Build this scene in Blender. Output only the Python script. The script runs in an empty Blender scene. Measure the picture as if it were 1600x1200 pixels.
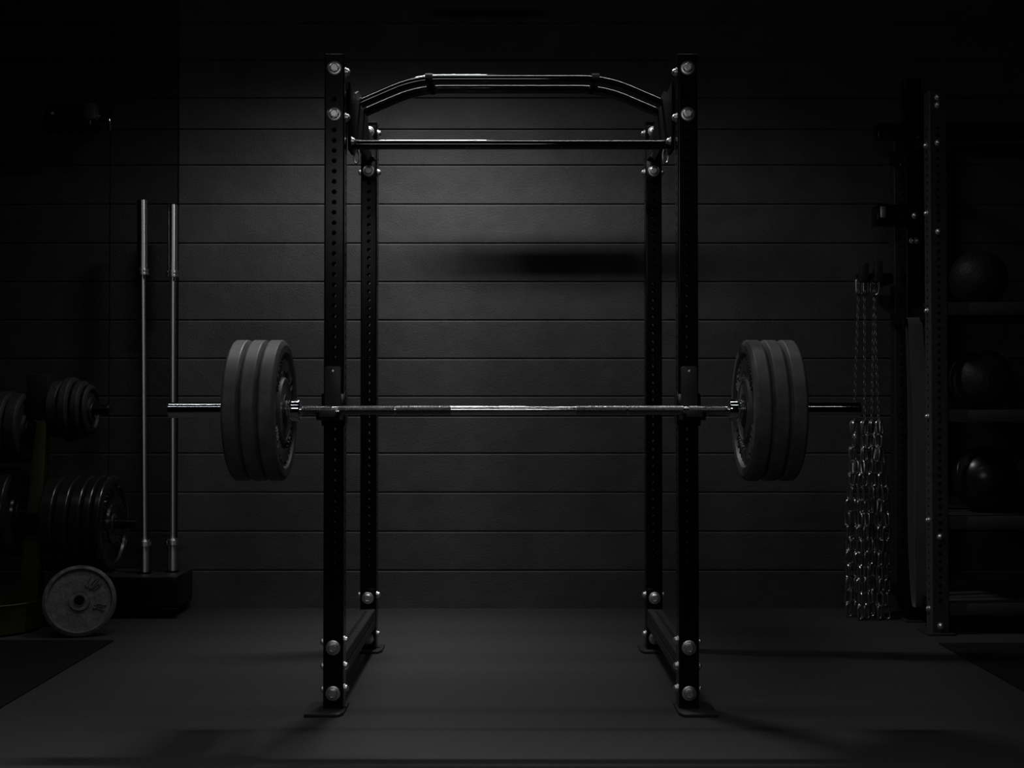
import bpy, bmesh, math, random
from mathutils import Vector, Matrix, Euler

random.seed(7)
S = bpy.context.scene
COL = S.collection
R = math.radians
PI = math.pi

# ------------------------------------------------------------------ camera, world, light
F = 1956.0                       # focal length in pixels of the 1600x1200 frame
CH = 0.99                        # camera height
PITCH = math.atan(32 / F)
cam_d = bpy.data.cameras.new('camera')
cam_d.sensor_width = 36.0
cam_d.lens = 36.0 * F / 1600.0
cam_d.clip_start = 0.05
cam = bpy.data.objects.new('camera', cam_d)
cam.location = (0, 0, CH)
cam.rotation_euler = (PI / 2 + PITCH, 0, 0)
COL.objects.link(cam)
S.camera = cam

S.view_settings.view_transform = 'Standard'
S.view_settings.look = 'None'
S.view_settings.gamma = 1.0
S.view_settings.exposure = 0.0
S.view_settings.use_curve_mapping = False

w = bpy.data.worlds.new('world')
w.use_nodes = True
w.node_tree.nodes['Background'].inputs[0].default_value = (0.5, 0.53, 0.6, 1)
w.node_tree.nodes['Background'].inputs[1].default_value = 0.0005
S.world = w


def area(name, loc, rot, sx, sy, power, spread=180.0, color=(1, 1, 1)):
    d = bpy.data.lights.new(name, 'AREA')
    d.shape = 'RECTANGLE'
    d.size, d.size_y = sx, sy
    d.energy = power
    d.spread = R(spread)
    d.color = color
    o = bpy.data.objects.new(name, d)
    o.location = loc
    o.rotation_euler = rot
    COL.objects.link(o)
    return o


# Ceiling lamps. The main one hangs near the back wall; its photometric profile (an IES table) is that of a louvred
# downlight: full up to 30 degrees, cut off by 48 degrees, narrower along the lamp's length.
VA = list(range(0, 91, 3))
VB = [0, 8, 12, 16, 20, 26, 30, 33, 36, 39, 42, 45, 48, 52, 90]
VV = [1.10, 1.0, 0.72, 0.60, 0.66, 0.84, 0.92, 0.74, 0.50, 0.30, 0.16, 0.06, 0.015, 0.0, 0.0]
HA = list(range(0, 91, 6))


def ies_text():
    rows = []
    for h in HA:
        row = []
        for v in VA:
            vt = math.degrees(math.atan(math.tan(R(min(v, 89.5))) * math.cos(R(h))))   # angle across the trough
            k = 0.0
            for i in range(len(VB) - 1):
                if VB[i] <= vt <= VB[i + 1]:
                    k = VV[i] + (VV[i + 1] - VV[i]) * (vt - VB[i]) / (VB[i + 1] - VB[i])
            sx = abs(math.sin(R(v)) * math.sin(R(h)))                                   # spill along the trough
            lim = 0.42 + 0.56 * min(1.0, max(0.0, (v - 24) / 10))
            row.append('%.4f' % (1000 * k * max(0.0, 1 - sx / lim)))
        rows.append(' '.join(row))
    return '\n'.join(['IESNA:LM-63-2002', 'TILT=NONE',
                      '1 1000 1 %d %d 1 2 0.1 1.2 0' % (len(VA), len(HA)), '1 1 100',
                      ' '.join(map(str, VA)), ' '.join(map(str, HA))] + rows) + '\n'


main_lamp = area('ceiling_lamp_back', (-0.38, 5.20, 3.40), (0, 0, 0), 0.5, 0.035, 30.0)
txt = bpy.data.texts.new('downlight_profile')
txt.write(ies_text())
main_lamp.data.use_nodes = True
_nt = main_lamp.data.node_tree
_i = _nt.nodes.new('ShaderNodeTexIES')
_i.mode = 'INTERNAL'
_i.ies = txt
_i.inputs['Strength'].default_value = 0.033
_nt.links.new(_i.outputs['Fac'], _nt.nodes['Emission'].inputs['Strength'])
area('strip_light_middle', (-0.65, 4.25, 2.76), (0, 0, 0), 3.5, 0.03, 6.2, 120.0)
area('strip_light_front', (-0.05, 2.80, 2.74), (0, 0, 0), 3.3, 0.03, 2.8, 95.0)
area('soft_light', (-0.35, 0.80, 2.20), (R(68), 0, 0), 1.1, 0.18, 4.0, 140.0)


def P(px, py, d):
    """World point at depth d seen at a pixel of the 1600x1200 frame."""
    u, v = (px - 800) / F, (600 - py) / F
    t = d / (math.cos(PITCH) - v * math.sin(PITCH))
    return Vector((t * u, d, CH + t * (math.sin(PITCH) + v * math.cos(PITCH))))


def X(px, d):
    return (px - 800) * d / F


def Z(py, d):
    return P(800, py, d).z


# ------------------------------------------------------------------ materials
def mat(name, col, rough=0.5, metal=0.0, spec=0.5, bump=None, var=None, coat=0.0):
    m = bpy.data.materials.new(name)
    m.use_nodes = True
    nt = m.node_tree
    b = nt.nodes['Principled BSDF']
    b.inputs['Base Color'].default_value = (*col, 1)
    b.inputs['Roughness'].default_value = rough
    b.inputs['Metallic'].default_value = metal
    b.inputs['Specular IOR Level'].default_value = spec
    b.inputs['Coat Weight'].default_value = coat
    tc = nt.nodes.new('ShaderNodeTexCoord')
    if var:                                    # (scale, low factor, high factor, detail)
        n = nt.nodes.new('ShaderNodeTexNoise')
        n.inputs['Scale'].default_value = var[0]
        n.inputs['Detail'].default_value = var[3]
        n.inputs['Roughness'].default_value = 0.65
        r = nt.nodes.new('ShaderNodeMapRange')
        r.inputs['From Min'].default_value = 0.3
        r.inputs['From Max'].default_value = 0.7
        r.inputs['To Min'].default_value = var[1]
        r.inputs['To Max'].default_value = var[2]
        mx = nt.nodes.new('ShaderNodeVectorMath')
        mx.operation = 'SCALE'
        mx.inputs[0].default_value = col
        nt.links.new(tc.outputs['Object'], n.inputs['Vector'])
        nt.links.new(n.outputs['Fac'], r.inputs['Value'])
        nt.links.new(r.outputs['Result'], mx.inputs['Scale'])
        nt.links.new(mx.outputs['Vector'], b.inputs['Base Color'])
    if bump:                                   # list of (kind, scale, strength, distance)
        last = None
        for kind, sc, st, dist in bump:
            if kind == 'noise':
                t = nt.nodes.new('ShaderNodeTexNoise')
                t.inputs['Detail'].default_value = 6
                t.inputs['Scale'].default_value = sc
                out = t.outputs['Fac']
                nt.links.new(tc.outputs['Object'], t.inputs['Vector'])
            elif kind == 'voronoi':
                t = nt.nodes.new('ShaderNodeTexVoronoi')
                t.inputs['Scale'].default_value = sc
                out = t.outputs['Distance']
                nt.links.new(tc.outputs['Object'], t.inputs['Vector'])
            else:                              # knurl: ridges along the bar axis (x)
                t = nt.nodes.new('ShaderNodeTexWave')
                t.inputs['Scale'].default_value = sc
                t.bands_direction = 'X'
                out = t.outputs['Fac']
                nt.links.new(tc.outputs['Object'], t.inputs['Vector'])
            bp = nt.nodes.new('ShaderNodeBump')
            bp.inputs['Strength'].default_value = st
            bp.inputs['Distance'].default_value = dist
            nt.links.new(out, bp.inputs['Height'])
            if last:
                nt.links.new(last, bp.inputs['Normal'])
            last = bp.outputs['Normal']
        nt.links.new(last, b.inputs['Normal'])
    return m


M = {}
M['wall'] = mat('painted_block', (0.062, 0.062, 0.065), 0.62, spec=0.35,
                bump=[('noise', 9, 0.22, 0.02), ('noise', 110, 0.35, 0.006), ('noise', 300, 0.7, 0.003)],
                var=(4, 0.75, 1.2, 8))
M['wall_dark'] = mat('darker_block', (0.016, 0.016, 0.016), 0.62, spec=0.3,
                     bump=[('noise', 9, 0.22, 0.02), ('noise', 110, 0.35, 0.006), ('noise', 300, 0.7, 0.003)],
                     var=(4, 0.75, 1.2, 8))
M['floor'] = mat('rubber_floor', (0.030, 0.030, 0.033), 0.7, spec=0.3,
                 bump=[('noise', 260, 0.5, 0.003)], var=(150, 0.6, 1.5, 4))
M['mat_black'] = mat('black_rubber_mat', (0.006, 0.006, 0.006), 0.8, spec=0.15, bump=[('noise', 200, 0.4, 0.003)])
M['powder'] = mat('black_powder_coat', (0.0035, 0.0035, 0.0035), 0.22, spec=0.27, bump=[('noise', 900, 0.08, 0.0006)])
M['powder_rough'] = mat('worn_black_paint', (0.02, 0.02, 0.02), 0.5, spec=0.5,
                        bump=[('noise', 300, 0.3, 0.001)], var=(40, 0.6, 1.6, 6))
M['worn_grey'] = mat('worn_dark_grey_paint', (0.050, 0.050, 0.050), 0.5, spec=0.4, bump=[('noise', 300, 0.3, 0.001)], var=(40, 0.7, 1.4, 6))
M['gloss'] = mat('black_gloss_tube', (0.003, 0.003, 0.003), 0.075, spec=0.8)
M['zinc'] = mat('zinc_steel', (0.88, 0.88, 0.87), 0.40, 1.0, bump=[('noise', 900, 0.25, 0.0006)])
M['chrome'] = mat('polished_steel', (0.72, 0.72, 0.72), 0.07, 1.0)
M['bar_steel'] = mat('bar_steel', (0.55, 0.55, 0.55), 0.13, 1.0)
M['brushed'] = mat('brushed_steel', (0.70, 0.70, 0.70), 0.34, 1.0)
_nt = M['brushed'].node_tree                     # turned finish: the sheen smears along the bar
_t = _nt.nodes.new('ShaderNodeTangent')
_t.direction_type = 'RADIAL'
_t.axis = 'Z'
_b = _nt.nodes['Principled BSDF']
_b.inputs['Anisotropic'].default_value = 0.85
_b.inputs['Anisotropic Rotation'].default_value = 0.25
_nt.links.new(_t.outputs['Tangent'], _b.inputs['Tangent'])
M['fine_knurl'] = mat('fine_knurled_steel', (0.60, 0.60, 0.60), 0.22, 1.0)
M['matt_steel'] = mat('matt_black_steel', (0.0015, 0.0015, 0.0015), 0.5, spec=0.06)
M['knurl'] = mat('knurled_steel', (0.46, 0.46, 0.46), 0.28, 1.0, bump=[('knurl', 95, 0.9, 0.0012)])
M['rubber'] = mat('bumper_rubber', (0.085, 0.085, 0.086), 0.48, spec=0.4,
                  bump=[('noise', 160, 0.2, 0.002)], var=(26, 0.75, 1.35, 7))
M['iron'] = mat('cast_iron', (0.009, 0.009, 0.009), 0.6, spec=0.25, bump=[('noise', 70, 0.6, 0.004)],
                var=(35, 0.6, 1.5, 7))
M['iron_grey'] = mat('grey_cast_iron', (0.085, 0.085, 0.083), 0.55, spec=0.4, bump=[('noise', 70, 0.6, 0.004)],
                     var=(35, 0.55, 1.5, 7))
M['rubber_gloss'] = mat('shiny_black_rubber', (0.008, 0.008, 0.008), 0.24, spec=0.5)
M['plastic'] = mat('black_plastic_liner', (0.030, 0.030, 0.030), 0.5, spec=0.4)
M['chain'] = mat('chain_steel', (0.50, 0.50, 0.49), 0.30, 1.0)
M['olive'] = mat('dull_yellow_paint', (0.034, 0.032, 0.009), 0.5, spec=0.4, var=(20, 0.6, 1.3, 5))
M['band'] = mat('latex_band', (0.11, 0.105, 0.10), 0.6, spec=0.3)
M['ball_matt'] = mat('textured_ball', (0.022, 0.022, 0.022), 0.55, spec=0.4, bump=[('voronoi', 60, 0.4, 0.004)])
M['ball_gloss'] = mat('smooth_ball', (0.012, 0.012, 0.012), 0.28, spec=0.5)
M['shelf'] = mat('shelf_steel', (0.050, 0.050, 0.050), 0.5, spec=0.4)


# ------------------------------------------------------------------ mesh helpers
def box(bm, x0, x1, y0, y1, z0, z1, bevel=0.0, seg=2):
    t = bmesh.new()
    bmesh.ops.create_cube(t, size=1)
    for v in t.verts:
        v.co = Vector((x0 + (v.co.x + .5) * (x1 - x0), y0 + (v.co.y + .5) * (y1 - y0), z0 + (v.co.z + .5) * (z1 - z0)))
    if bevel:
        bmesh.ops.bevel(t, geom=list(t.edges), offset=bevel, segments=seg, affect='EDGES', profile=0.5)
    merge(bm, t)


def merge(bm, t, mx=None):
    if mx is not None:
        bmesh.ops.transform(t, matrix=mx, verts=list(t.verts))
    me = bpy.data.meshes.new('tmp')
    t.to_mesh(me)
    t.free()
    bm.from_mesh(me)
    bpy.data.meshes.remove(me)


def basis(axis):
    a = Vector(axis).normalized()
    h = Vector((0, 0, 1)) if abs(a.z) < .9 else Vector((1, 0, 0))
    u = a.cross(h).normalized()
    return a, u, a.cross(u)


def lathe(bm, prof, axis=(0, 0, 1), org=(0, 0, 0), seg=48, close=False, smooth=True):
    """prof: list of (along axis, radius); radius 0 makes a cap point."""
    a, u, v = basis(axis)
    o = Vector(org)
    rings = []
    for h, r in prof:
        if r <= 1e-7:
            rings.append([bm.verts.new(o + a * h)])
        else:
            rings.append([bm.verts.new(o + a * h + (u * math.cos(2 * PI * k / seg) + v * math.sin(2 * PI * k / seg)) * r)
                          for k in range(seg)])
    n = len(rings)
    for i in range(n if close else n - 1):
        A, B = rings[i], rings[(i + 1) % n]
        for k in range(seg):
            j = (k + 1) % seg
            if len(A) == 1 and len(B) == 1:
                continue
            if len(A) == 1:
                f = bm.faces.new((A[0], B[j], B[k]))
            elif len(B) == 1:
                f = bm.faces.new((A[k], A[j], B[0]))
            else:
                f = bm.faces.new((A[k], A[j], B[j], B[k]))
            f.smooth = smooth


def tube(bm, pts, r, seg=16, closed=False, caps=True, smooth=True):
    pts = [Vector(p) for p in pts]
    n = len(pts)
    dirs = []
    for i in range(n):
        if closed:
            d = pts[(i + 1) % n] - pts[i - 1]
        else:
            d = pts[min(i + 1, n - 1)] - pts[max(i - 1, 0)]
        dirs.append(d.normalized())
    _, u, _ = basis(dirs[0])
    rings = []
    for i in range(n):
        u = (u - dirs[i] * u.dot(dirs[i])).normalized()
        v = dirs[i].cross(u)
        rings.append([bm.verts.new(pts[i] + (u * math.cos(2 * PI * k / seg) + v * math.sin(2 * PI * k / seg)) * r) for k in range(seg)])
    for i in range(n if closed else n - 1):
        A, B = rings[i], rings[(i + 1) % n]
        for k in range(seg):
            j = (k + 1) % seg
            f = bm.faces.new((A[k], A[j], B[j], B[k]))
            f.smooth = smooth
    if caps and not closed:
        bm.faces.new(list(reversed(rings[0])))
        bm.faces.new(rings[-1])


def fillet(pts, rad, n=8):
    pts = [Vector(p) for p in pts]
    out = [pts[0]]
    for i in range(1, len(pts) - 1):
        a, b, c = pts[i - 1], pts[i], pts[i + 1]
        p0 = b + (a - b).normalized() * rad
        p1 = b + (c - b).normalized() * rad
        for k in range(n + 1):
            t = k / n
            out.append(p0 * (1 - t) ** 2 + b * 2 * t * (1 - t) + p1 * t * t)
    out.append(pts[-1])
    return out


def prism(bm, poly, y0, y1, plane='yz', bevel=0.0):
    """Extrude a polygon. plane 'yz': poly is (y, z) and it runs in x from y0 to y1; 'xz': poly is (x, z), runs in y."""
    t = bmesh.new()

    def pt(p, k):
        return Vector((k, p[0], p[1])) if plane == 'yz' else Vector((p[0], k, p[1])) if plane == 'xz' else Vector((p[0], p[1], k))
    A = [t.verts.new(pt(p, y0)) for p in poly]
    B = [t.verts.new(pt(p, y1)) for p in poly]
    n = len(poly)
    t.faces.new(A)
    t.faces.new(list(reversed(B)))
    for i in range(n):
        j = (i + 1) % n
        t.faces.new((A[i], B[i], B[j], A[j]))
    bmesh.ops.recalc_face_normals(t, faces=list(t.faces))
    if bevel:
        bmesh.ops.bevel(t, geom=list(t.edges), offset=bevel, segments=2, affect='EDGES', profile=0.5)
    merge(bm, t)


def holed_tube(bm, w, d, h, pitch, hole, faces='fbls', rad=0.005, wall=0.004, start=0.05, end=0.05, mx=None):
    """Rectangular steel tube along z with a row of round holes in the chosen faces; centred on x, y; z 0..h."""
    t = bmesh.new()
    hw, hd = w / 2, d / 2

    def strip(fn, width, has):
        x0, x1 = -width / 2, width / 2
        if not has:
            t.faces.new([t.verts.new(fn(a, b, 0)) for a, b in ((x0, 0), (x1, 0), (x1, h), (x0, h))])
            return
        n = int((h - start - end) / pitch)
        z = start
        t.faces.new([t.verts.new(fn(a, b, 0)) for a, b in ((x0, 0), (x1, 0), (x1, z), (x0, z))])
        q = pitch / 2
        z1 = start + n * pitch
        for a0, a1 in ((x0, -q), (q, x1)):
            t.faces.new([t.verts.new(fn(a, b, 0)) for a, b in ((a0, z), (a1, z), (a1, z1), (a0, z1))])
        for i in range(n):
            c = z + q + i * pitch
            N = 16
            O, I, J = [], [], []
            for k in range(N):
                an = 2 * PI * k / N
                ca, sa = math.cos(an), math.sin(an)
                m = q / max(abs(ca), abs(sa))
                O.append(t.verts.new(fn(ca * m, c + sa * m, 0)))
                I.append(t.verts.new(fn(ca * hole, c + sa * hole, 0)))
                J.append(t.verts.new(fn(ca * hole, c + sa * hole, wall)))
            for k in range(N):
                j = (k + 1) % N
                t.faces.new((O[k], O[j], I[j], I[k]))
                t.faces.new((I[k], I[j], J[j], J[k]))
        t.faces.new([t.verts.new(fn(a, b, 0)) for a, b in ((x0, z1), (x1, z1), (x1, h), (x0, h))])

    strip(lambda a, b, k: Vector((a, -hd + k, b)), w - 2 * rad, 'f' in faces)
    strip(lambda a, b, k: Vector((-a, hd - k, b)), w - 2 * rad, 'b' in faces)
    strip(lambda a, b, k: Vector((-hw + k, -a, b)), d - 2 * rad, 'l' in faces)
    strip(lambda a, b, k: Vector((hw - k, a, b)), d - 2 * rad, 's' in faces)
    for sx, sy, a0 in ((1, 1, 0), (-1, 1, 90), (-1, -1, 180), (1, -1, 270)):
        c = Vector((sx * (hw - rad), sy * (hd - rad), 0))
        prev = None
        for k in range(6):
            an = R(a0 + 90 * k / 5)
            p = c + Vector((math.cos(an), math.sin(an), 0)) * rad
            cur = (t.verts.new(p), t.verts.new(p + Vector((0, 0, h))))
            if prev:
                f = t.faces.new((prev[0], cur[0], cur[1], prev[1]))
                f.smooth = True
            prev = cur
    # end caps (plastic plug, slightly domed by a bevelled rim)
    e = 0.002
    for z, s in ((0, -1), (h, 1)):
        a = [t.verts.new((x, y, z)) for x, y in ((-hw + rad * .3, -hd + rad * .3), (hw - rad * .3, -hd + rad * .3), (hw - rad * .3, hd - rad * .3), (-hw + rad * .3, hd - rad * .3))]
        b = [t.verts.new((v.co.x * .93, v.co.y * .93, z + s * e)) for v in a]
        for i in range(4):
            j = (i + 1) % 4
            t.faces.new((a[i], a[j], b[j], b[i]))
        t.faces.new(b)
    merge(bm, t, mx)


# ------------------------------------------------------------------ object helpers
def woff(o):
    v = Vector((0, 0, 0))
    while o is not None:
        v += o.location
        o = o.parent
    return v


def obj(name, bm, m, parent=None, local=False, fix=True, sharp=32):
    if fix:
        bmesh.ops.recalc_face_normals(bm, faces=list(bm.faces))
    if parent is not None and not local:
        bmesh.ops.translate(bm, vec=-woff(parent), verts=list(bm.verts))
    me = bpy.data.meshes.new(name)
    bm.to_mesh(me)
    bm.free()
    me.set_sharp_from_angle(angle=R(sharp))
    me.materials.append(M[m])
    o = bpy.data.objects.new(name, me)
    COL.objects.link(o)
    if parent is not None:
        o.parent = parent
    return o


def inst(name, me, loc, rot, parent, local=False):
    o = bpy.data.objects.new(name, me)
    o.location = Vector(loc) - (Vector((0, 0, 0)) if local else woff(parent))
    o.rotation_euler = rot
    o.parent = parent
    COL.objects.link(o)
    return o


def mesh_only(name, bm, m):
    bmesh.ops.recalc_face_normals(bm, faces=list(bm.faces))
    me = bpy.data.meshes.new(name)
    bm.to_mesh(me)
    bm.free()
    me.set_sharp_from_angle(angle=R(32))
    me.materials.append(M[m])
    return me


def thing(name, label, cat, loc=(0, 0, 0), rot=(0, 0, 0), group=None):
    o = bpy.data.objects.new(name, None)
    o.empty_display_size = 0.1
    o.location = loc
    o.rotation_euler = rot
    COL.objects.link(o)
    return tag(o, label, cat, group)


def tag(o, label, cat, group=None):
    o['label'] = label
    o['category'] = cat
    if group:
        o['group'] = group
    return o


def struct(name, bm, m):
    o = obj(name, bm, m)
    o['kind'] = 'structure'
    return o


def copy_tree(o, parent=None):
    c = o.copy()
    COL.objects.link(c)
    if parent is not None:
        c.parent = parent
    for ch in [k for k in bpy.data.objects if k.parent == o]:
        copy_tree(ch, c)
    return c


NB = bmesh.new

# ------------------------------------------------------------------ setting
WALL = 6.10
b = NB()
box(b, -4.2, 4.2, -1.0, WALL + 0.4, -0.15, 0.0)
struct('floor', b, 'floor')

JOINT_Y = [-85, -25, 35, 94, 153, 202, 258, 319, 380, 440, 500, 560, 619, 650, 708, 769, 830, 891]
JOINTS = sorted(Z(y, WALL) for y in JOINT_Y)


def block_wall(b, x0, x1, front, thick, verts=()):
    """Courses of painted block with a tooled groove between them; verts = x of vertical joints."""
    zs = [0.0] + JOINTS + [3.6]
    xs = [x0] + list(verts) + [x1]
    g, dp = 0.0045, 0.007
    for i in range(len(xs) - 1):
        a0, a1 = xs[i] + (0.003 if i else 0), xs[i + 1] - (0.003 if i < len(xs) - 2 else 0)
        poly = [(front + thick, 0.0), (front, 0.0)]
        for z in JOINTS:
            poly += [(front, z - g * 1.9), (front + 0.0045, z - g * .5), (front + dp, z - g * .25), (front + dp, z + g * .2), (front + 0.003, z + g * .45), (front, z + g)]
        poly += [(front, 3.6), (front + thick, 3.6)]
        A = [b.verts.new((a0, p[0], p[1])) for p in poly]
        B = [b.verts.new((a1, p[0], p[1])) for p in poly]
        n = len(poly)
        for k in range(n):
            j = (k + 1) % n
            b.faces.new((A[k], A[j], B[j], B[k]))
        b.faces.new(A)
        b.faces.new(list(reversed(B)))


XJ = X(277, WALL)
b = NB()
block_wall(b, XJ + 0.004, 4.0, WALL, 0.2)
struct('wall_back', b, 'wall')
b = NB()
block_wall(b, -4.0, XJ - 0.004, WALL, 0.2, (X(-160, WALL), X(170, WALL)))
struct('wall_left', b, 'wall_dark')  # section left of the joint, given a darker base colour
b = NB()
box(b, XJ - 0.0035, XJ + 0.0035, WALL + 0.02, WALL + 0.15, 0, 3.6)
struct('trim_1', b, 'mat_black')

# unseen bar added above the view to cast the shadow band on the wall
b = NB()
tube(b, [(-0.38, 5.50, 2.825), (0.10, 5.50, 2.825)], 0.0165, 16)
struct('shadow_bar', b, 'mat_black')

b = NB()
box(b, -3.6, -1.665, 1.5, 5.25, 0.0, 0.006, 0.002)
tag(obj('rubber_mat', b, 'mat_black'), 'black rubber floor mat left of the rack, before the weight tree', 'mat')
b = NB()
box(b, 1.762, 3.6, 1.5, 5.19, 0.0, 0.006, 0.002)
tag(obj('rubber_mat', b, 'mat_black'), 'black rubber floor mat right of the rack, before the ball shelves', 'mat')

# ------------------------------------------------------------------ bolts
b = NB()
lathe(b, [(0, 0), (0, 0.0238), (0.0014, 0.0238), (0.0022, 0.0230), (0.0036, 0.0176), (0.0036, 0)], (0, -1, 0), seg=40)
lathe(b, [(0.0034, 0.0165), (0.0105, 0.0148), (0.0125, 0.0135), (0.0130, 0.0115), (0.0122, 0.0105), (0.0122, 0)], (0, -1, 0), seg=6, smooth=False)
lathe(b, [(0.0034, 0.0172), (0.006, 0.0168), (0.0085, 0.0142), (0.0088, 0.012)], (0, -1, 0), seg=32)
BOLT = mesh_only('bolt', b, 'zinc')            # head points to -y
b = NB()
lathe(b, [(0, 0), (0, 0.0150), (0.0022, 0.0150), (0.0028, 0.0115), (0.0085, 0.0112), (0.0105, 0.009), (0.0125, 0.0075), (0.0140, 0.004), (0.0143, 0)], (0, -1, 0), seg=24)
NUT = mesh_only('side_nut', b, 'zinc')

# ------------------------------------------------------------------ the power rack
RX = -0.003                     # centre line
UX = 0.574                      # upright centres left and right of it
UW, UD = 0.065, 0.075
DF, DR = 4.05, 5.03             # front faces of the front and rear uprights
UH = 2.128
rack = thing('power_rack', 'tall black steel power rack with drilled uprights, standing in the middle of the room', 'power rack', (RX, (DF + DR) / 2, 0))

for s in (-1, 1):
    cx = RX + s * UX
    for d0 in (DF, DR):
        rear = d0 == DR
        b = NB()
        holed_tube(b, UW, UD, UH - 0.01, 0.0335, 0.0078, 'fbls', 0.005, 0.004, 0.28, 0.10,
                   Matrix.Translation((cx, d0 + UD / 2, 0.01)))
        u = obj('upright', b, 'powder', rack, fix=False)
        # foot plate
        b = NB()
        if not rear:
            xo, xi = cx + s * 0.082, cx - s * 0.040
            y0, y1 = 3.975, 4.15
        else:
            xo, xi = cx + s * 0.070, cx - s * 0.058
            y0, y1 = 4.985, 5.13
        lo, hi = min(xo, xi), max(xo, xi)
        c = 0.02
        if s < 0:
            poly = [(lo, y0), (hi - .012, y0), (hi, y0 + .03), (hi, y1), (lo + c, y1), (lo, y1 - c)]
        else:
            poly = [(lo + .012, y0), (hi, y0), (hi, y1 - c), (hi - c, y1), (lo, y1), (lo, y0 + .03)]
        prism(b, poly, 0.0, 0.0105, 'xy', 0.0015)
        obj('foot_plate', b, 'powder_rough', rack)
        # bolts through the front face
        if not rear:
            zs = [Z(106, d0), Z(178, d0), Z(1012, d0), Z(1083.5, d0)]
        else:
            zs = [Z(207, d0), Z(267.5, d0), Z(934, d0), Z(997, d0)]
        for z in zs:
            inst('bolt', BOLT, (cx, d0, z), (0, random.uniform(0, 1), 0), u)
        # nuts on the side faces
        if not rear:
            nz_in = [Z(113, 4.09), Z(184, 4.09), Z(1000, 4.09), Z(1040, 4.09), Z(1075, 4.09)]
            nz_out = [Z(1003, 4.09), Z(1041, 4.09), Z(1077, 4.09)]
        else:
            nz_in = [Z(209, 5.07), Z(270, 5.07), Z(929, 5.07), Z(990, 5.07)]
            nz_out = [Z(270, 5.07), Z(929, 5.07)]
        for z in nz_in:
            inst('side_nut', NUT, (cx - s * UW / 2, d0 + UD / 2, z), (0, 0, -s * PI / 2), u)
        for z in nz_out:
            inst('side_nut', NUT, (cx + s * UW / 2, d0 + UD / 2, z), (0, 0, s * PI / 2), u)

    # side beams, low and high
    L = DR - DF - UD
    mx = Matrix.Translation((cx, DF + UD, 0.1345)) @ Matrix.Rotation(-PI / 2, 4, 'X')
    b = NB()
    holed_tube(b, 0.060, 0.075, L, 0.0335, 0.0078, 'fbls', 0.005, 0.004, 0.05, 0.05, mx)
    lb = obj('side_beam', b, 'powder_rough', rack, fix=False)
    b = NB()
    box(b, cx - .031, cx + .031, DR - 0.007, DR - 0.0002, 0.02, 0.253, 0.002)
    pl = obj('end_plate', b, 'powder', lb)
    for z in (Z(934, DR), Z(997, DR)):
        inst('bolt', BOLT, (cx, DR - 0.007, z), (0, random.uniform(0, 1), 0), lb)
    b = NB()
    box(b, cx - .031, cx + .031, DF + UD + 0.0002, DF + UD + 0.007, 0.02, 0.253, 0.002)
    obj('end_plate', b, 'powder', lb)
    mx = Matrix.Translation((cx, DF + UD, 2.008)) @ Matrix.Rotation(-PI / 2, 4, 'X')
    b = NB()
    holed_tube(b, 0.060, 0.075, L, 0.0335, 0.0078, 'fbls', 0.005, 0.004, 0.05, 0.05, mx)
    ub = obj('side_beam', b, 'powder', rack, fix=False)
    b = NB()
    box(b, cx - .031, cx + .031, DR - 0.007, DR - 0.0002, 1.89, 2.115, 0.002)
    obj('end_plate', b, 'powder', ub)
    for z in (Z(207, DR), Z(267.5, DR)):
        inst('bolt', BOLT, (cx, DR - 0.007, z), (0, random.uniform(0, 1), 0), ub)
    # bracket carrying the pull-up bars
    b = NB()
    xi = cx - s * UW / 2
    poly = [(4.135, 2.06), (4.135, 1.835), (4.23, 1.835), (4.29, 1.90), (4.66, 1.90), (4.70, 1.93), (4.71, 1.99), (4.60, 2.085), (4.36, 2.085), (4.27, 2.055)]
    prism(b, poly, min(xi, xi - s * 0.009), max(xi, xi - s * 0.009), 'yz', 0.0015)
    obj('bar_bracket', b, 'matt_steel', rack)
    # ring of the pull pin hanging under the bracket
    b = NB()
    rp = []
    for k in range(28):
        t = 2 * PI * k / 28
        q = math.sin(t / 2) ** 2
        rp.append((math.sin(t) * (0.006 + 0.010 * q), 0, 0.004 - q * 0.058))
    mxr = Matrix.Translation((xi - s * 0.014, 4.262, 1.868)) @ Matrix.Rotation(R(35 * s), 4, 'Z')
    tube(b, [mxr @ Vector(p) for p in rp], 0.0035, 10, closed=True)
    o = obj('pull_pin_ring', b, 'zinc', rack)
    o['label'] = 'polished steel pin ring'

# the two bent pull-up bars, their spacers, and the straight bar
TZ0, TZ1 = 2.052, 2.137
for d, pxe, pxb in ((4.40, 560, 650), (4.53, 567, 655)):
    xe = UX - UW / 2 - 0.009
    xb = (800 - pxb) * d / F
    pts = fillet([(RX - xe, d, TZ0), (RX - xb, d, TZ1), (RX + xb, d, TZ1), (RX + xe, d, TZ0)], 0.09, 12)
    b = NB()
    tube(b, pts, 0.0185, 24)
    obj('pull_up_bar', b, 'gloss', rack)
for px in (672, 929):
    b = NB()
    xs_ = X(px, 4.47)
    tube(b, [(xs_, 4.41, TZ1), (xs_, 4.52, TZ1)], 0.0155, 20)
    lathe(b, [(0, 0.0165), (0, 0.0208), (0.026, 0.0208), (0.026, 0.0165)], (1, 0, 0), (xs_ - .013, 4.53, TZ1), 24, close=True)
    lathe(b, [(0, 0.0165), (0, 0.0208), (0.026, 0.0208), (0.026, 0.0165)], (1, 0, 0), (xs_ - .013, 4.40, TZ1), 24, close=True)
    obj('grip_spacer', b, 'mat_black', rack)
b = NB()
xe = UX - UW / 2 - 0.0092
ZS = Z(226, 4.19)
tube(b, [(RX - xe, 4.19, ZS), (RX + xe, 4.19, ZS)], 0.0162, 24)
sb = obj('pull_up_bar', b, 'gloss', rack)
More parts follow.
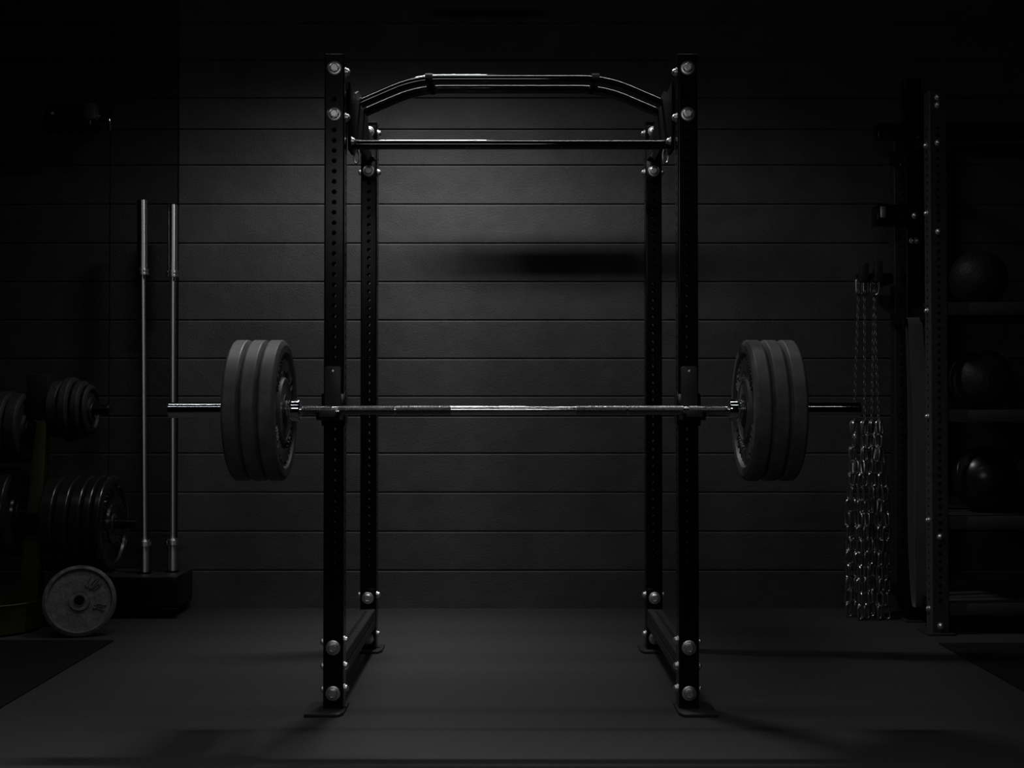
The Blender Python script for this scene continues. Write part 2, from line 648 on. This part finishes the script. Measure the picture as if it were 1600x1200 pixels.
for s in (-1, 1):
    inst('side_nut', NUT, (RX + s * (xe + .0), 4.165, ZS + 0.006), (0, 0, -s * PI / 2), sb)

# ------------------------------------------------------------------ J-cups
BARX, BARD = 0.008, 3.978
BARZ = Z(641, BARD)
for s, lab in ((-1, 'black steel bar hook with plastic liner on the left front upright'), (1, 'black steel bar hook with plastic liner on the right front upright')):
    cx = RX + s * UX
    t = thing('bar_hook', lab, 'bar hook', (cx, DF, BARZ - 0.05), group='bar hooks holding the barbell')
    b = NB()
    box(b, cx - .0375, cx + .0375, DF - .010, DF - .0006, BARZ - .05, Z(615, DF), 0.0015)
    for q in (-1, 1):
        xa = cx + q * (UW / 2 + 0.0006)
        xb = cx + q * (UW / 2 + 0.0056)
        box(b, min(xa, xb), max(xa, xb), DF - .010, DF + .062, BARZ - .045, Z(612 if q * s < 0 else 617, DF), 0.0012)
    obj('bracket', b, 'powder', t)
    b = NB()
    z0 = BARZ - 0.0150 - 0.016
    poly = [(DF - .010, z0), (3.925, z0), (3.917, z0 + .006), (3.917, BARZ - .004), (3.926, BARZ + .001), (3.930, BARZ - .010), (3.935, BARZ - .0155), (DF - .010, BARZ - .0155)]
    prism(b, poly, cx - .036, cx + .036, 'yz', 0.001)
    obj('hook_tray', b, 'powder', t)
    b = NB()
    box(b, cx - .026, cx + .026, 3.9125, 3.9165, z0 + .010, BARZ + .0005, 0.001)
    o = obj('lip_liner', b, 'plastic', t)
    # upright liner plate with a screw near its top
    b = NB()
    hw, zt, zb, c = .0260, Z(572.5, DF), BARZ - .013, .006
    poly = [(cx - hw, zb), (cx + hw, zb), (cx + hw, zt - c), (cx + hw - c, zt), (cx - hw + c, zt), (cx - hw, zt - c)]
    prism(b, poly, DF - .020, DF - .0102, 'xz', 0.0012)
    ln = obj('back_liner', b, 'plastic', t)
    b = NB()
    lathe(b, [(0, 0), (0, .0055), (.0015, .0052), (.003, .003), (.0034, 0)], (0, -1, 0), (cx, DF - .020, Z(580.5, DF)), 20)
    obj('screw', b, 'zinc', ln)

# ------------------------------------------------------------------ barbell
bar = thing('barbell', 'long steel barbell with knurled shaft resting across the rack hooks', 'barbell', (BARX, BARD, BARZ))
RS = 0.0142


def xbar(px):
    return X(px, BARD) - BARX


def seg_cyl(x0, x1, r, m, name, par=bar, seg=40, ch=0.0008):
    b = NB()
    lathe(b, [(x0, 0), (x0, r - ch), (x0 + ch, r), (x1 - ch, r), (x1, r - ch), (x1, 0)], (1, 0, 0), (0, 0, 0), seg)
    return obj(name, b, m, par, local=True)


seg_cyl(xbar(779), xbar(822), RS + .0003, 'fine_knurl', 'knurled_grip')
HC = 0.679                       # collar inner end
seg_cyl(-HC - .01, HC + .01, RS - .0003, 'bar_steel', 'shaft')
for s in (-1, 1):
    for a, c in ((705, 619), (617, 529), (520, 474)) if s < 0 else ((900, 979), (981, 1067), (1076, 1133)):
        x0, x1 = sorted((xbar(a), xbar(c)))
        seg_cyl(x0, x1, RS + .0002, 'knurl', 'knurled_grip')
    b = NB()
    pr = [(HC, 0), (HC, .0310), (HC + .003, .0348), (HC + .0035, .0350), (HC + .033, .0350), (HC + .0335, .0345), (HC + .0340, .0310),
          (HC + .0360, .0310), (HC + .0365, .0345), (HC + .037, .0350), (HC + .0435, .0350), (HC + .044, .0345), (HC + .0445, .0250), (HC + .0445, 0)]
    lathe(b, [(s * h, r) for h, r in pr], (1, 0, 0), (0, 0, 0), 48)
    obj('collar', b, 'chrome', bar, local=True)
    b = NB()
    pr = [(HC + .044, 0), (HC + .044, .0248), (1.0955, .0248), (1.0965, .0240), (1.0965, .0195), (1.0945, .019), (1.0945, 0)]
    lathe(b, [(s * h, r) for h, r in pr], (1, 0, 0), (0, 0, 0), 48)
    obj('sleeve', b, 'chrome', bar, local=True)


# ------------------------------------------------------------------ bumper plates
def marks(b, r0, r1, a, out, angs, rnd):
    """Raised cast marks around a face: short worn strokes, none of them readable."""
    for an in angs:
        n = rnd.choice((2, 3, 3))
        wid = rnd.uniform(0.009, 0.014)
        for k in range(n):
            t = bmesh.new()
            bmesh.ops.create_cube(t, size=1)
            if k == 0:
                dims, off = (out, wid * .34, (r1 - r0)), (0, -wid * .5, 0)
            elif k == 1:
                dims, off = (out, wid, (r1 - r0) * .26), (0, 0, rnd.choice((-1, 1)) * (r1 - r0) * .37)
            else:
                dims, off = (out, wid * .34, (r1 - r0) * rnd.uniform(.5, 1)), (0, wid * .5, 0)
            for v in t.verts:
                tp = 0.8 if v.co.x > 0 else 1.0
                v.co = Vector((v.co.x * dims[0] + out / 2, v.co.y * dims[1] * tp + off[1], v.co.z * dims[2] * tp + off[2]))
            mx = Matrix.Translation((a, 0, 0)) @ Matrix.Rotation(R(an), 4, 'X') @ Matrix.Translation((0, 0, (r0 + r1) / 2))
            merge(b, t, mx)


def plate_profile(th, ro, hub=.10, rim=.182, bore=.0255, rec=.012):
    h = th / 2
    right = [(h - .003, bore), (h - .003, hub * .9), (h - .001, hub * .92), (h - .001, hub * 1.02), (h - rec, hub * 1.07), (h - rec, rim - .006), (h - .0015, rim), (h, rim + .004),
             (h, ro - .016), (h - .0045, ro - .006), (h - .0080, ro - .0015), (h - .011, ro)]
    left = [(-a, r) for a, r in reversed(right)]
    return right + left


def plate(name, label, group, th, ro, loc, rot=(0, 0, 0), m='rubber', face=0, hub=.10, rim=.182, seed=1, mk=True, cat='weight plate', bore=.0255, arcs=None):
    t = thing(name, label, cat, loc, rot, group)
    b = NB()
    lathe(b, plate_profile(th, ro, hub, rim, bore), (1, 0, 0), (0, 0, 0), 96, close=True)
    obj('disc', b, m, t, local=True, sharp=14)
    if face:
        if mk:
            rnd = random.Random(seed)
            k = (rim - hub * 1.07)
            r0, r1 = hub * 1.07 + k * .2, rim - k * .22
            for angs in arcs or (range(-62, 63, 11), range(180 - 66, 180 + 67, 11)):
                b = NB()
                marks(b, r0, r1, th / 2 - .0125, .0085, angs, rnd)
                o = obj('raised_marks', b, m, t, local=True)
                if face < 0:
                    o.rotation_euler = (0, 0, PI)
        b = NB()
        lathe(b, [(0, bore), (0, hub * .52), (.003, hub * .50), (.003, bore)], (1, 0, 0), (face * (th / 2 - .003) if face > 0 else -(th / 2), 0, 0), 48, close=True)
        obj('hub_ring', b, 'powder_rough', t, local=True)
    return t


# left stack, measured along the tops; the collar ends at HC + .0445
PT = 0.0535
inner = HC + .0455
pos = ['innermost', 'middle', 'outermost']
extra = ['against the bar collar', 'between two others', 'nearest the bar end']
for s, side in ((-1, 'left'), (1, 'right')):
    for k in range(3):
        xc = BARX + s * (inner + PT * (k + .5) + .0006 * k)
        plate('bumper_plate', 'black rubber bumper plate, %s of three on the %s bar end, %s' % (pos[k], side, extra[k]),
              'bumper plates on the barbell', PT, 0.2235, (xc, BARD, BARZ - .0005), face=(-s if k == 0 else 0), seed=3 + k + s, rot=(0.4 * k, 0, 0))

# ------------------------------------------------------------------ spare barbells standing in a holder
HB0, HB1 = 5.80, 6.085
hx0, hx1 = X(150, HB0), X(277, HB0)
hz0, hz1 = Z(950, HB0), Z(903, HB0)
hold = thing('barbell_holder', 'low black steel floor holder with bar tubes at the wall', 'barbell holder', ((hx0 + hx1) / 2, (HB0 + HB1) / 2, 0))
BX1, BY1 = X(227.5, 5.93), 5.93
BX2, BY2 = X(271, 5.98), 5.98
b = NB()
# box as four sides, floor and a top with openings at the bar tubes
th = 0.004
box(b, hx0, hx1, HB0, HB0 + th, hz0, hz1, .001)
box(b, hx0, hx1, HB1 - th, HB1, hz0, hz1, .001)
box(b, hx0, hx0 + th, HB0 + th, HB1 - th, hz0, hz1, .001)
box(b, hx1 - th, hx1, HB0 + th, HB1 - th, hz0, hz1, .001)
box(b, hx0 + th, hx1 - th, HB0 + th, HB1 - th, hz0, hz0 + th)
obj('holder_box', b, 'powder', hold)
b = NB()
cut = sorted([(BX1 - .031, BX1 + .031, BY1), (BX2 - .031, BX2 + .031, BY2)])
x = hx0
for a0, a1, yy in cut:
    box(b, x, a0, HB0, HB1, hz1, hz1 + .004)
    box(b, a0, a1, HB0, yy - .031, hz1, hz1 + .004)
    box(b, a0, a1, yy + .031, HB1, hz1, hz1 + .004)
    x = a1
box(b, x, hx1, HB0, HB1, hz1, hz1 + .004)
obj('top_plate', b, 'powder_rough', hold)
b = NB()
box(b, hx0 - .01, hx1 + .012, HB0 - .012, HB0 + .03, hz0 - .008, hz0, .002)
obj('bottom_flange', b, 'powder', hold)
for xx in (hx0 + .03, hx1 - .04):
    for yy in (HB0 + .03, HB1 - .04):
        b = NB()
        lathe(b, [(0, 0), (0, .018), (hz0 - .006, .014), (hz0 - .006, 0)], (0, 0, 1), (xx, yy, 0), 20)
        obj('foot', b, 'mat_black', hold)
for (xx, yy) in ((BX1, BY1), (BX2, BY2)):
    b = NB()
    lathe(b, [(hz0 + .004, .0275), (hz0 + .004, .0305), (hz1 + .012, .0305), (hz1 + .012, .0275)], (0, 0, 1), (xx, yy, 0), 32, close=True)
    obj('bar_tube', b, 'powder', hold)

for (xx, yy, topy, colt, colb, rotz, lab) in (
        (BX1, BY1, 313, 430, 843, R(-0.62), 'spare steel barbell standing upright in the holder, the left of two'),
        (BX2, BY2, 320, 433, 841, R(-0.25), 'spare steel barbell standing upright in the holder, beside the wall joint')):
    z0 = hz0 + .006
    L = Z(topy, yy) - z0
    t = thing('barbell', lab, 'barbell', (xx, yy, z0), (0, rotz, 0), 'spare barbells in the holder')
    cb, ct = Z(colb, yy) - z0, Z(colt, yy) - z0
    b = NB()
    lathe(b, [(cb - .02, 0), (cb - .02, .0138), (ct + .02, .0138), (ct + .02, 0)], (0, 0, 1), seg=32)
    obj('shaft', b, 'brushed', t, local=True)
    b = NB()
    lathe(b, [(0, 0), (0, .0235), (.001, .0245), (cb - .03, .0245), (cb - .029, .036), (cb - .008, .036), (cb - .006, .030), (cb, .028), (cb, 0)], (0, 0, 1), seg=32)
    o = obj('sleeve', b, 'brushed', t, local=True)
    b = NB()
    lathe(b, [(ct, 0), (ct, .030), (ct + .008, .031), (ct + .010, .027), (ct + .018, .027), (ct + .020, .031), (ct + .028, .031), (ct + .030, .0245), (L - .001, .0245), (L, .0235), (L, 0)], (0, 0, 1), seg=32)
    o = obj('sleeve', b, 'brushed', t, local=True)

# ------------------------------------------------------------------ weight tree and its plates
TD = 5.60
sT = F / TD
tree = thing('weight_tree', 'dull yellow weight tree with black pegs at the far left', 'weight tree', (X(52, TD), TD, 0))
b = NB()
pa, pb = P(44, 985, TD), P(70, 655, TD)
pb2 = P(62, 585, TD)
wv = 0.036
poly = [(pa.x - wv * 1.3, 0.02), (pa.x + wv * 1.3, 0.02), (pb.x + wv * .55, pb.z), (pb.x - wv * .75, pb.z)]
prism(b, poly, TD - .03, TD + .03, 'xz', .006)
obj('post', b, 'olive', tree)
b = NB()
prism(b, [(pb.x - .05, pb.z + .0005), (pb.x + .035, pb.z + .0005), (pb2.x + .045, pb2.z), (pb2.x - .05, pb2.z)], TD - .036, TD + .036, 'xz', .006)
o = obj('post_head', b, 'mat_black', tree)
o['label'] = 'black steel head of the post'
b = NB()
# curved base pan: open trough with a rolled rim
bc = P(-12, 975, 5.5)
pr = [(0.004, 0), (0.004, .185), (.012, .2), (.125, .212), (.135, .218), (.138, .214), (.130, .205), (.02, .192), (.016, 0)]
lathe(b, pr, (0, 0, 1), (bc.x, 5.5, 0), 64)
o = obj('base_pan', b, 'olive', tree)
pegs = [(640, 172, 1), (818, 215, 1), (800, -70, -1), (668, -60, -1)]
for py, pe, s in pegs:
    z = Z(py, TD)
    b = NB()
    x0 = X(58, TD)
    x1 = X(pe, TD)
    lathe(b, [(0, 0), (0, .0235), (abs(x1 - x0) - .006, .0235), (abs(x1 - x0), .019), (abs(x1 - x0), 0)], (s, 0, 0), (x0, TD, z), 28)
    b2 = obj('peg', b, 'powder', tree)
b = NB()
box(b, X(58, TD) - .05, X(58, TD) + .03, TD - .045, TD + .045, Z(835, TD), Z(800, TD), .004)
obj('peg_socket', b, 'powder', tree)

zL = Z(818, TD)
edges = [85, 109, 131, 151, 166.5, 181]
names = ['first from the yellow post', 'second from the yellow post', 'third from the yellow post', 'fourth from the yellow post', 'last before the peg end']
for k in range(5):
    x0, x1 = X(edges[k], TD) + .001, X(edges[k + 1], TD) - .001
    plate('bumper_plate', 'shiny black bumper plate on the low right peg, %s' % names[k], 'bumper plates on the low right peg',
          x1 - x0, .218, ((x0 + x1) / 2, TD, zL), (random.uniform(0, 6), 0, 0), 'rubber_gloss', 1 if k == 4 else 0, .085, .178, 20 + k, bore=.0245)
zL2 = Z(800, TD)
e2 = [33, 10, -13, -36]
for k in range(3):
    x1, x0 = X(e2[k], TD) - .001, X(e2[k + 1], TD) + .001
    plate('bumper_plate', 'black bumper plate on the low left peg, %s' % ['nearest the yellow post', 'second from the yellow post', 'at the picture edge'][k],
          'bumper plates on the low left peg', x1 - x0, .20, ((x0 + x1) / 2, TD, zL2), (random.uniform(0, 6), 0, 0), 'rubber_gloss', 1 if k == 0 else 0, .085, .165, 40 + k, mk=False, bore=.0245)
zU = Z(640, TD)
e3 = [84, 104, 121, 137, 146]
rr = [.128, .145, .128, .112]
nm = ['nearest the post', 'the largest of the four', 'third from the post', 'the smallest of the four']
for k in range(4):
    x0, x1 = X(e3[k], TD) + .001, X(e3[k + 1], TD) - .001
    plate('iron_plate', 'small black iron plate on the high right peg, %s' % nm[k], 'iron plates on the high right peg',
          x1 - x0, rr[k], ((x0 + x1) / 2, TD, zU), (random.uniform(0, 6), 0, 0), 'iron', 1 if k == 3 else 0, .05, rr[k] * .82, 60 + k, mk=False, bore=.0245)
zU2 = Z(668, TD)
e4 = [46, 24, 2, -20]
r4 = [.175, .18, .17]
for k in range(3):
    x1, x0 = X(e4[k], TD) - .001, X(e4[k + 1], TD) + .001
    plate('iron_plate', 'black iron plate on the high left peg, %s' % ['beside the post', 'in the middle', 'at the picture edge'][k],
          'iron plates on the high left peg', x1 - x0, r4[k] * .9, ((x0 + x1) / 2, TD, zU2), (random.uniform(0, 6), 0, 0), 'iron', 1 if k == 0 else 0, .06, r4[k] * .72, 70 + k, mk=False, bore=.0245)

# plate leaning on the bumper plates, face to the camera
lp = .152
ang = R(15)
pc = P(123.5, 941, 5.30)
plate('iron_plate', 'grey cast iron plate leaning on the floor against the bumper plates', None, .028, lp,
      (pc.x - .022, 5.37, lp * math.cos(ang) + .0135 * math.sin(ang)), Euler((0, -ang, R(-76))).to_matrix().to_euler(), 'iron_grey', 1, .042, .134, 5, arcs=((-50, -38, -26), (-118, -106)))

# ------------------------------------------------------------------ wall bracket at upper left
WB = WALL
wb = thing('wall_bracket', 'small black steel box bracket fixed high on the left wall', 'wall bracket', (X(105, WB), WB - .002, Z(198, WB)))
b = NB()
box(b, X(66, 5.95), X(140, 5.95), 5.95, WB - .002, Z(197, 5.95), Z(162, 5.95), .006)
body = obj('housing', b, 'powder', wb)
b = NB()
box(b, X(128, 5.93), X(146, 5.93), 5.93, 6.0, Z(186, 5.93), Z(161, 5.93), .004)
obj('end_cap', b, 'powder_rough', wb)
b = NB()
tube(b, fillet([(X(140, 5.98), 5.98, Z(182, 5.98)), (X(168, 5.98), 5.98, Z(182, 5.98)), (X(169, 5.98), 5.98, Z(205, 5.98))], .03), .011, 14)
obj('pipe_arm', b, 'bar_steel', wb)
b = NB()
lathe(b, [(0, 0), (0, .008), (.004, .007), (.005, 0)], (0, -1, 0), (X(79, 5.95), 5.95, Z(177, 5.95)), 16)
obj('screw', b, 'zinc', wb)

# ------------------------------------------------------------------ storage rack on the right
FD = 5.40
srk = thing('storage_rack', 'black steel storage rack with ball shelves at the far right', 'storage rack', (X(1466, FD), FD, 0))
SD, SW = .075, .075
fx = X(1468, FD)
b = NB()
holed_tube(b, SW, SD, 2.34, .0335, .0078, 'fbls', .005, .004, .12, .14, Matrix.Translation((fx, FD + SD / 2, .008)))
fu = obj('upright', b, 'worn_grey', srk, fix=False)
b = NB()
box(b, fx - .065, fx + .058, FD - .03, FD + .11, 0, .008, .001)
obj('foot_plate', b, 'powder_rough', srk)
for py in (152, 164, 223, 362, 839, 978):
    inst('side_nut', NUT, (fx, FD, Z(py, FD)), (0, random.uniform(0, 1), 0), fu)
for py in (228, 334, 486, 651, 813, 951):
    inst('side_nut', NUT, (fx - SW / 2, FD + SD / 2, Z(py, FD + .04)), (0, 0, -PI / 2), fu)
MD = 5.72
mx_ = X(1430, MD)
b = NB()
holed_tube(b, SW, SD, Z(122, MD) - .008, .0335, .0078, 'fbls', .005, .004, .12, .14, Matrix.Translation((mx_, MD + SD / 2, .008)))
mu = obj('upright', b, 'powder', srk, fix=False)
for px, py in ((-.01, 376), (.012, 376)):
    inst('side_nut', NUT, (mx_ + px, MD, Z(py, MD)), (0, 0, 0), mu)
RD = 5.99
rx_ = X(1409.5, RD)
b = NB()
holed_tube(b, .066, SD, Z(196, RD) - .008, .0335, .0078, 'fbls', .005, .004, .12, .14, Matrix.Translation((rx_, RD + SD / 2, .008)))
ru = obj('upright', b, 'powder_rough', srk, fix=False)
inst('side_nut', NUT, (rx_, RD, Z(255, RD)), (0, 0, 0), ru)
for px_, d_ in ((mx_, MD), (rx_, RD)):
    b = NB()
    box(b, px_ - .055, px_ + .055, d_ - .02, min(d_ + .10, 6.09), 0, .008, .001)
    obj('foot_plate', b, 'powder_rough', srk)
# depth beams tying the front upright to those behind
for z in (Z(208, FD), Z(486, FD), Z(951, FD)):
    b = NB()
    box(b, mx_ - .025, mx_ + .030, FD + SD + .001, MD - .001, z - .03, z + .03, .003)
    obj('side_beam', b, 'powder', srk)
    b = NB()
    box(b, mx_ - .03, mx_ + .005, MD + SD + .001, RD - .001, z - .03, z + .03, .003)
    obj('side_beam', b, 'powder', srk)
b = NB()
box(b, X(1370, 5.68), X(1600, 5.68), 5.64, 5.718, Z(217, 5.66), Z(194, 5.66), .003)
obj('cross_beam', b, 'powder', srk)
b = NB()
box(b, X(1369, 5.66), X(1450, 5.66), 5.63, 5.718, Z(352, 5.66), Z(321, 5.66), .004)
ca = obj('cross_beam', b, 'powder', srk)
b = NB()
box(b, X(1379.5, 5.6), X(1388, 5.6), 5.622, 5.632, Z(340, 5.62), Z(322, 5.62), .002)
o = obj('latch_plate', b, 'zinc', ca)
o['label'] = 'bright steel latch plate'
inst('side_nut', NUT, (X(1431, 5.63), 5.63, Z(337, 5.63)), (0, 0, 0), ca)
# shelves
shelf_y = [(472, 492), (640, 660), (806, 827), (942, 962)]
SX0, SX1 = fx + SW / 2 + .001, 2.85
for y0, y1 in shelf_y:
    zt, zb = Z(y0, FD + .02), Z(y1, FD + .02)
    b = NB()
    box(b, SX0, SX1, FD + .015, FD + .019, zb, zt, .0015)
    box(b, SX0, SX1, FD + .0195, 5.99, zt - .006, zt - .002)
    box(b, SX0, SX1, 5.99, 5.994, zb, zt + .04, .0015)
    obj('shelf', b, 'shelf', srk)
for d_ in (FD, 5.99):
    b = NB()
    holed_tube(b, SW, SD, 2.34, .0335, .0078, 'fbls', .005, .004, .12, .14, Matrix.Translation((SX1 + SW / 2, d_ + SD / 2, .0)))
    obj('upright', b, 'powder_rough', srk, fix=False)

for k, (px, r, m, lab) in enumerate((
        (1530, .128, 'ball_matt', 'dark textured medicine ball on the highest shelf of the right rack'),
        (1533, .138, 'ball_matt', 'dark textured medicine ball on the middle shelf of the right rack'),
        (1538, .146, 'ball_gloss', 'shiny smooth black ball on the low shelf of the right rack'))):
    zt = Z(shelf_y[k][0], FD + .02) - .002
    d_ = 5.66
    b = NB()
    n = 40
    lathe(b, [(-r * math.cos(PI * i / n), r * math.sin(PI * i / n) if 0 < i < n else 0) for i in range(n + 1)], (0, 0, 1), (0, 0, 0), 64)
    t = thing('medicine_ball', lab, 'medicine ball', (X(px, d_), d_, zt + r + .0005), (0, 0, 0), 'medicine balls on the shelves')
    obj('shell', b, m, t, local=True)
    b = NB()
    if k == 2:
        tube(b, [(r * 1.0005 * math.cos(2 * PI * i / 64), r * 1.0005 * math.sin(2 * PI * i / 64), 0) for i in range(64)], .0015, 6, closed=True)
        o = obj('moulded_seam', b, m, t, local=True)
        o.rotation_euler = (R(72), 0, R(20))
    else:
        lathe(b, [(0, 0), (0, .011), (.0015, .010), (.002, .006), (.001, 0)], (0, -1, 0), (0, -r + .0006, 0), 20)
        o = obj('valve', b, 'rubber_gloss', t, local=True)
        o.rotation_euler = (R(-35), 0, R(30))

# ------------------------------------------------------------------ chain hook, chains and bands
HKD = 5.88
b = NB()
hk = thing('chain_hook', 'black steel hook arm on the rear post of the right rack', 'hook', (X(1396, HKD), HKD, Z(440, HKD)))
box(b, X(1341, HKD), X(1392, HKD), HKD - .03, HKD + .03, Z(445, HKD), Z(428, HKD), .004)
box(b, X(1366, HKD), X(1394, HKD), HKD - .03, 6.065, Z(444, HKD), Z(430, HKD), .004)
obj('arm', b, 'powder', hk)
for px, top in ((1345, 413), (1367, 409)):
    b = NB()
    prism(b, [(X(px - 7, HKD), Z(443, HKD)), (X(px + 7, HKD), Z(443, HKD)), (X(px + 6, HKD), Z(top, HKD)), (X(px - 5, HKD), Z(top + 2, HKD))], HKD - .075, HKD - .031, 'xz', .004)
    o = obj('hook_horn', b, 'powder_rough', hk)


def link_mesh(L, W, r, name):
    b = NB()
    pts = []
    ry = W / 2 - r
    st = L / 2 - r - ry
    for k in range(9):
        a = PI * k / 8
        pts.append((ry * math.cos(a), 0, st + ry * math.sin(a)))
    for k in range(9):
        a = PI + PI * k / 8
        pts.append((ry * math.cos(a), 0, -st + ry * math.sin(a)))
    tube(b, pts, r, 10, closed=True)
    return b


LINK = mesh_only('link', link_mesh(.074, .040, .0058, 'l'), 'chain')
chains = [
    (1341, 1334, (1322, 1329, 1337), 5.86, 'at the left of the bundle'),
    (1357, 1351, (1340, 1346, 1353), 5.78, 'second from the left of the bundle'),
    (1364, 1362, (1356, 1362, 1369), 5.87, 'third from the left of the bundle'),
    (1371, 1373, (1371, 1377, 1384), 5.79, 'rightmost of the bundle')]
for pt_, pm, pbs, d_, lab in chains:
    zt = Z(452, d_)
    zm = Z(662, d_)
    t = thing('lifting_chain', 'heavy steel lifting chain hung from the rack hook, %s' % lab, 'chain', (X(pm, d_), d_, zm), group='chains on the hook')
    b = NB()
    # thin leader chain of small links
    p0, p1 = Vector((X(pt_, d_), HKD - .04, Z(440, HKD))), Vector((X(pm, d_), d_, zm))
    n = 34
    for k in range(n):
        c = p0.lerp(p1, (k + .5) / n)
        tb = link_mesh((p1 - p0).length / n * 1.32, .0145, .0024, 's')
        merge(b, tb, Matrix.Translation(c) @ Matrix.Rotation(math.atan2(p1.x - p0.x, -(p1.z - p0.z)) * -1, 4, 'Y') @ Matrix.Rotation(k * PI / 2 + .5, 4, 'Z'))
    obj('leader_chain', b, 'chain', t)
    # carabiner at the top and ring at the bottom of the leader
    b = link_mesh(.085, .045, .005, 'c')
    bmesh.ops.transform(b, matrix=Matrix.Translation(p0 + Vector((0, -.012, -.03))) @ Matrix.Rotation(random.uniform(-.5, .5), 4, 'Z'), verts=list(b.verts))
    obj('snap_hook', b, 'chain', t)
    for si, pb_ in enumerate(pbs):
        pitch = .0605
        zb = .045
        n = int((zm - zb) / pitch)
        xm, xb_ = X(pm, d_), X(pb_, d_)
        dy = (-.024, .022, -.004)[si]
        ph = random.uniform(0, 1)
        for k in range(n + 1):
            f = min(1, (k + .3) / (n * .55))
            f = f * f * (3 - 2 * f)
            c = Vector((xm + (xb_ - xm) * f + random.uniform(-.004, .004), d_ + dy * min(1, f + .4) + random.uniform(-.003, .003), zm - .02 - pitch * k))
            inst('link', LINK, c, (random.uniform(-.06, .06), random.uniform(-.12, .12), ph + k * PI / 2 + random.uniform(-.35, .35)), t)

# bands looped over a short rod held out from the middle upright
pz = Z(506, MD)
py_ = MD - .125
pg = thing('band_peg', 'short black steel rod for bands on the middle post of the right rack', 'peg', (mx_, MD, pz))
b = NB()
lathe(b, [(0, 0), (0, .035), (.004, .035), (.004, .014), (.112, .014), (.112, 0)], (0, -1, 0), (mx_, MD - .0005, pz), 24)
obj('arm', b, 'powder', pg)
b = NB()
lathe(b, [(0, 0), (0, .016), (.17, .016), (.17, 0)], (1, 0, 0), (mx_ - .09, py_, pz), 24)
obj('rod', b, 'powder', pg)


def band(label, x_top, dx, y_bot, wid, bulge):
    """A flat closed loop hung over the rod; its broad side faces the room and it drifts by dx on the way down."""
    zt, zb = pz + .0185, Z(y_bot, py_)
    b = NB()
    n = 120
    A = []
    for k in range(n):
        t = 2 * PI * k / n
        u = math.cos(t)
        if u > 0:                              # round the rod
            z = pz + .0185 * u + (-(.02) * (1 - u))
        else:
            z = pz - .02 + (zb - pz + .02) * (1 - (1 + u) ** 1.6) if u > -1 else zb
        f = min(1.0, max(0.0, (zt - z) / (zt - zb)))
        hy = .0185 + (bulge - .0185) * math.sin(min(1.0, f * 1.15) * PI * .62)
        y = py_ + math.copysign(min(1.0, abs(math.sin(t)) ** .55), math.sin(t)) * hy
        xc = x_top + dx * (f ** 1.8) + .010 * math.sin(f * 5)
        A.append(Vector((xc, y, z)))
    rings = []
    for k in range(n):
        d = A[(k + 1) % n] - A[k - 1]
        nrm = Vector((0, d.z, -d.y)).normalized() * .0021
        rings.append([b.verts.new(A[k] + nrm * e + Vector((q * wid / 2, 0, 0))) for (q, e) in ((-1, -1), (1, -1), (1, 1), (-1, 1))])
    for k in range(n):
        P_, Q = rings[k], rings[(k + 1) % n]
        for i in range(4):
            j = (i + 1) % 4
            b.faces.new((P_[i], P_[j], Q[j], Q[i]))
    return tag(obj('resistance_band', b, 'band'), label, 'resistance band', 'bands on the rod')


band('wide pale latex band looped over the rod, hanging nearer the chains', mx_ - .045, .035, 948, .062, .05)
band('narrow latex band looped over the rod, hanging nearer the rack front post', mx_ + .025, .030, 936, .042, .045)
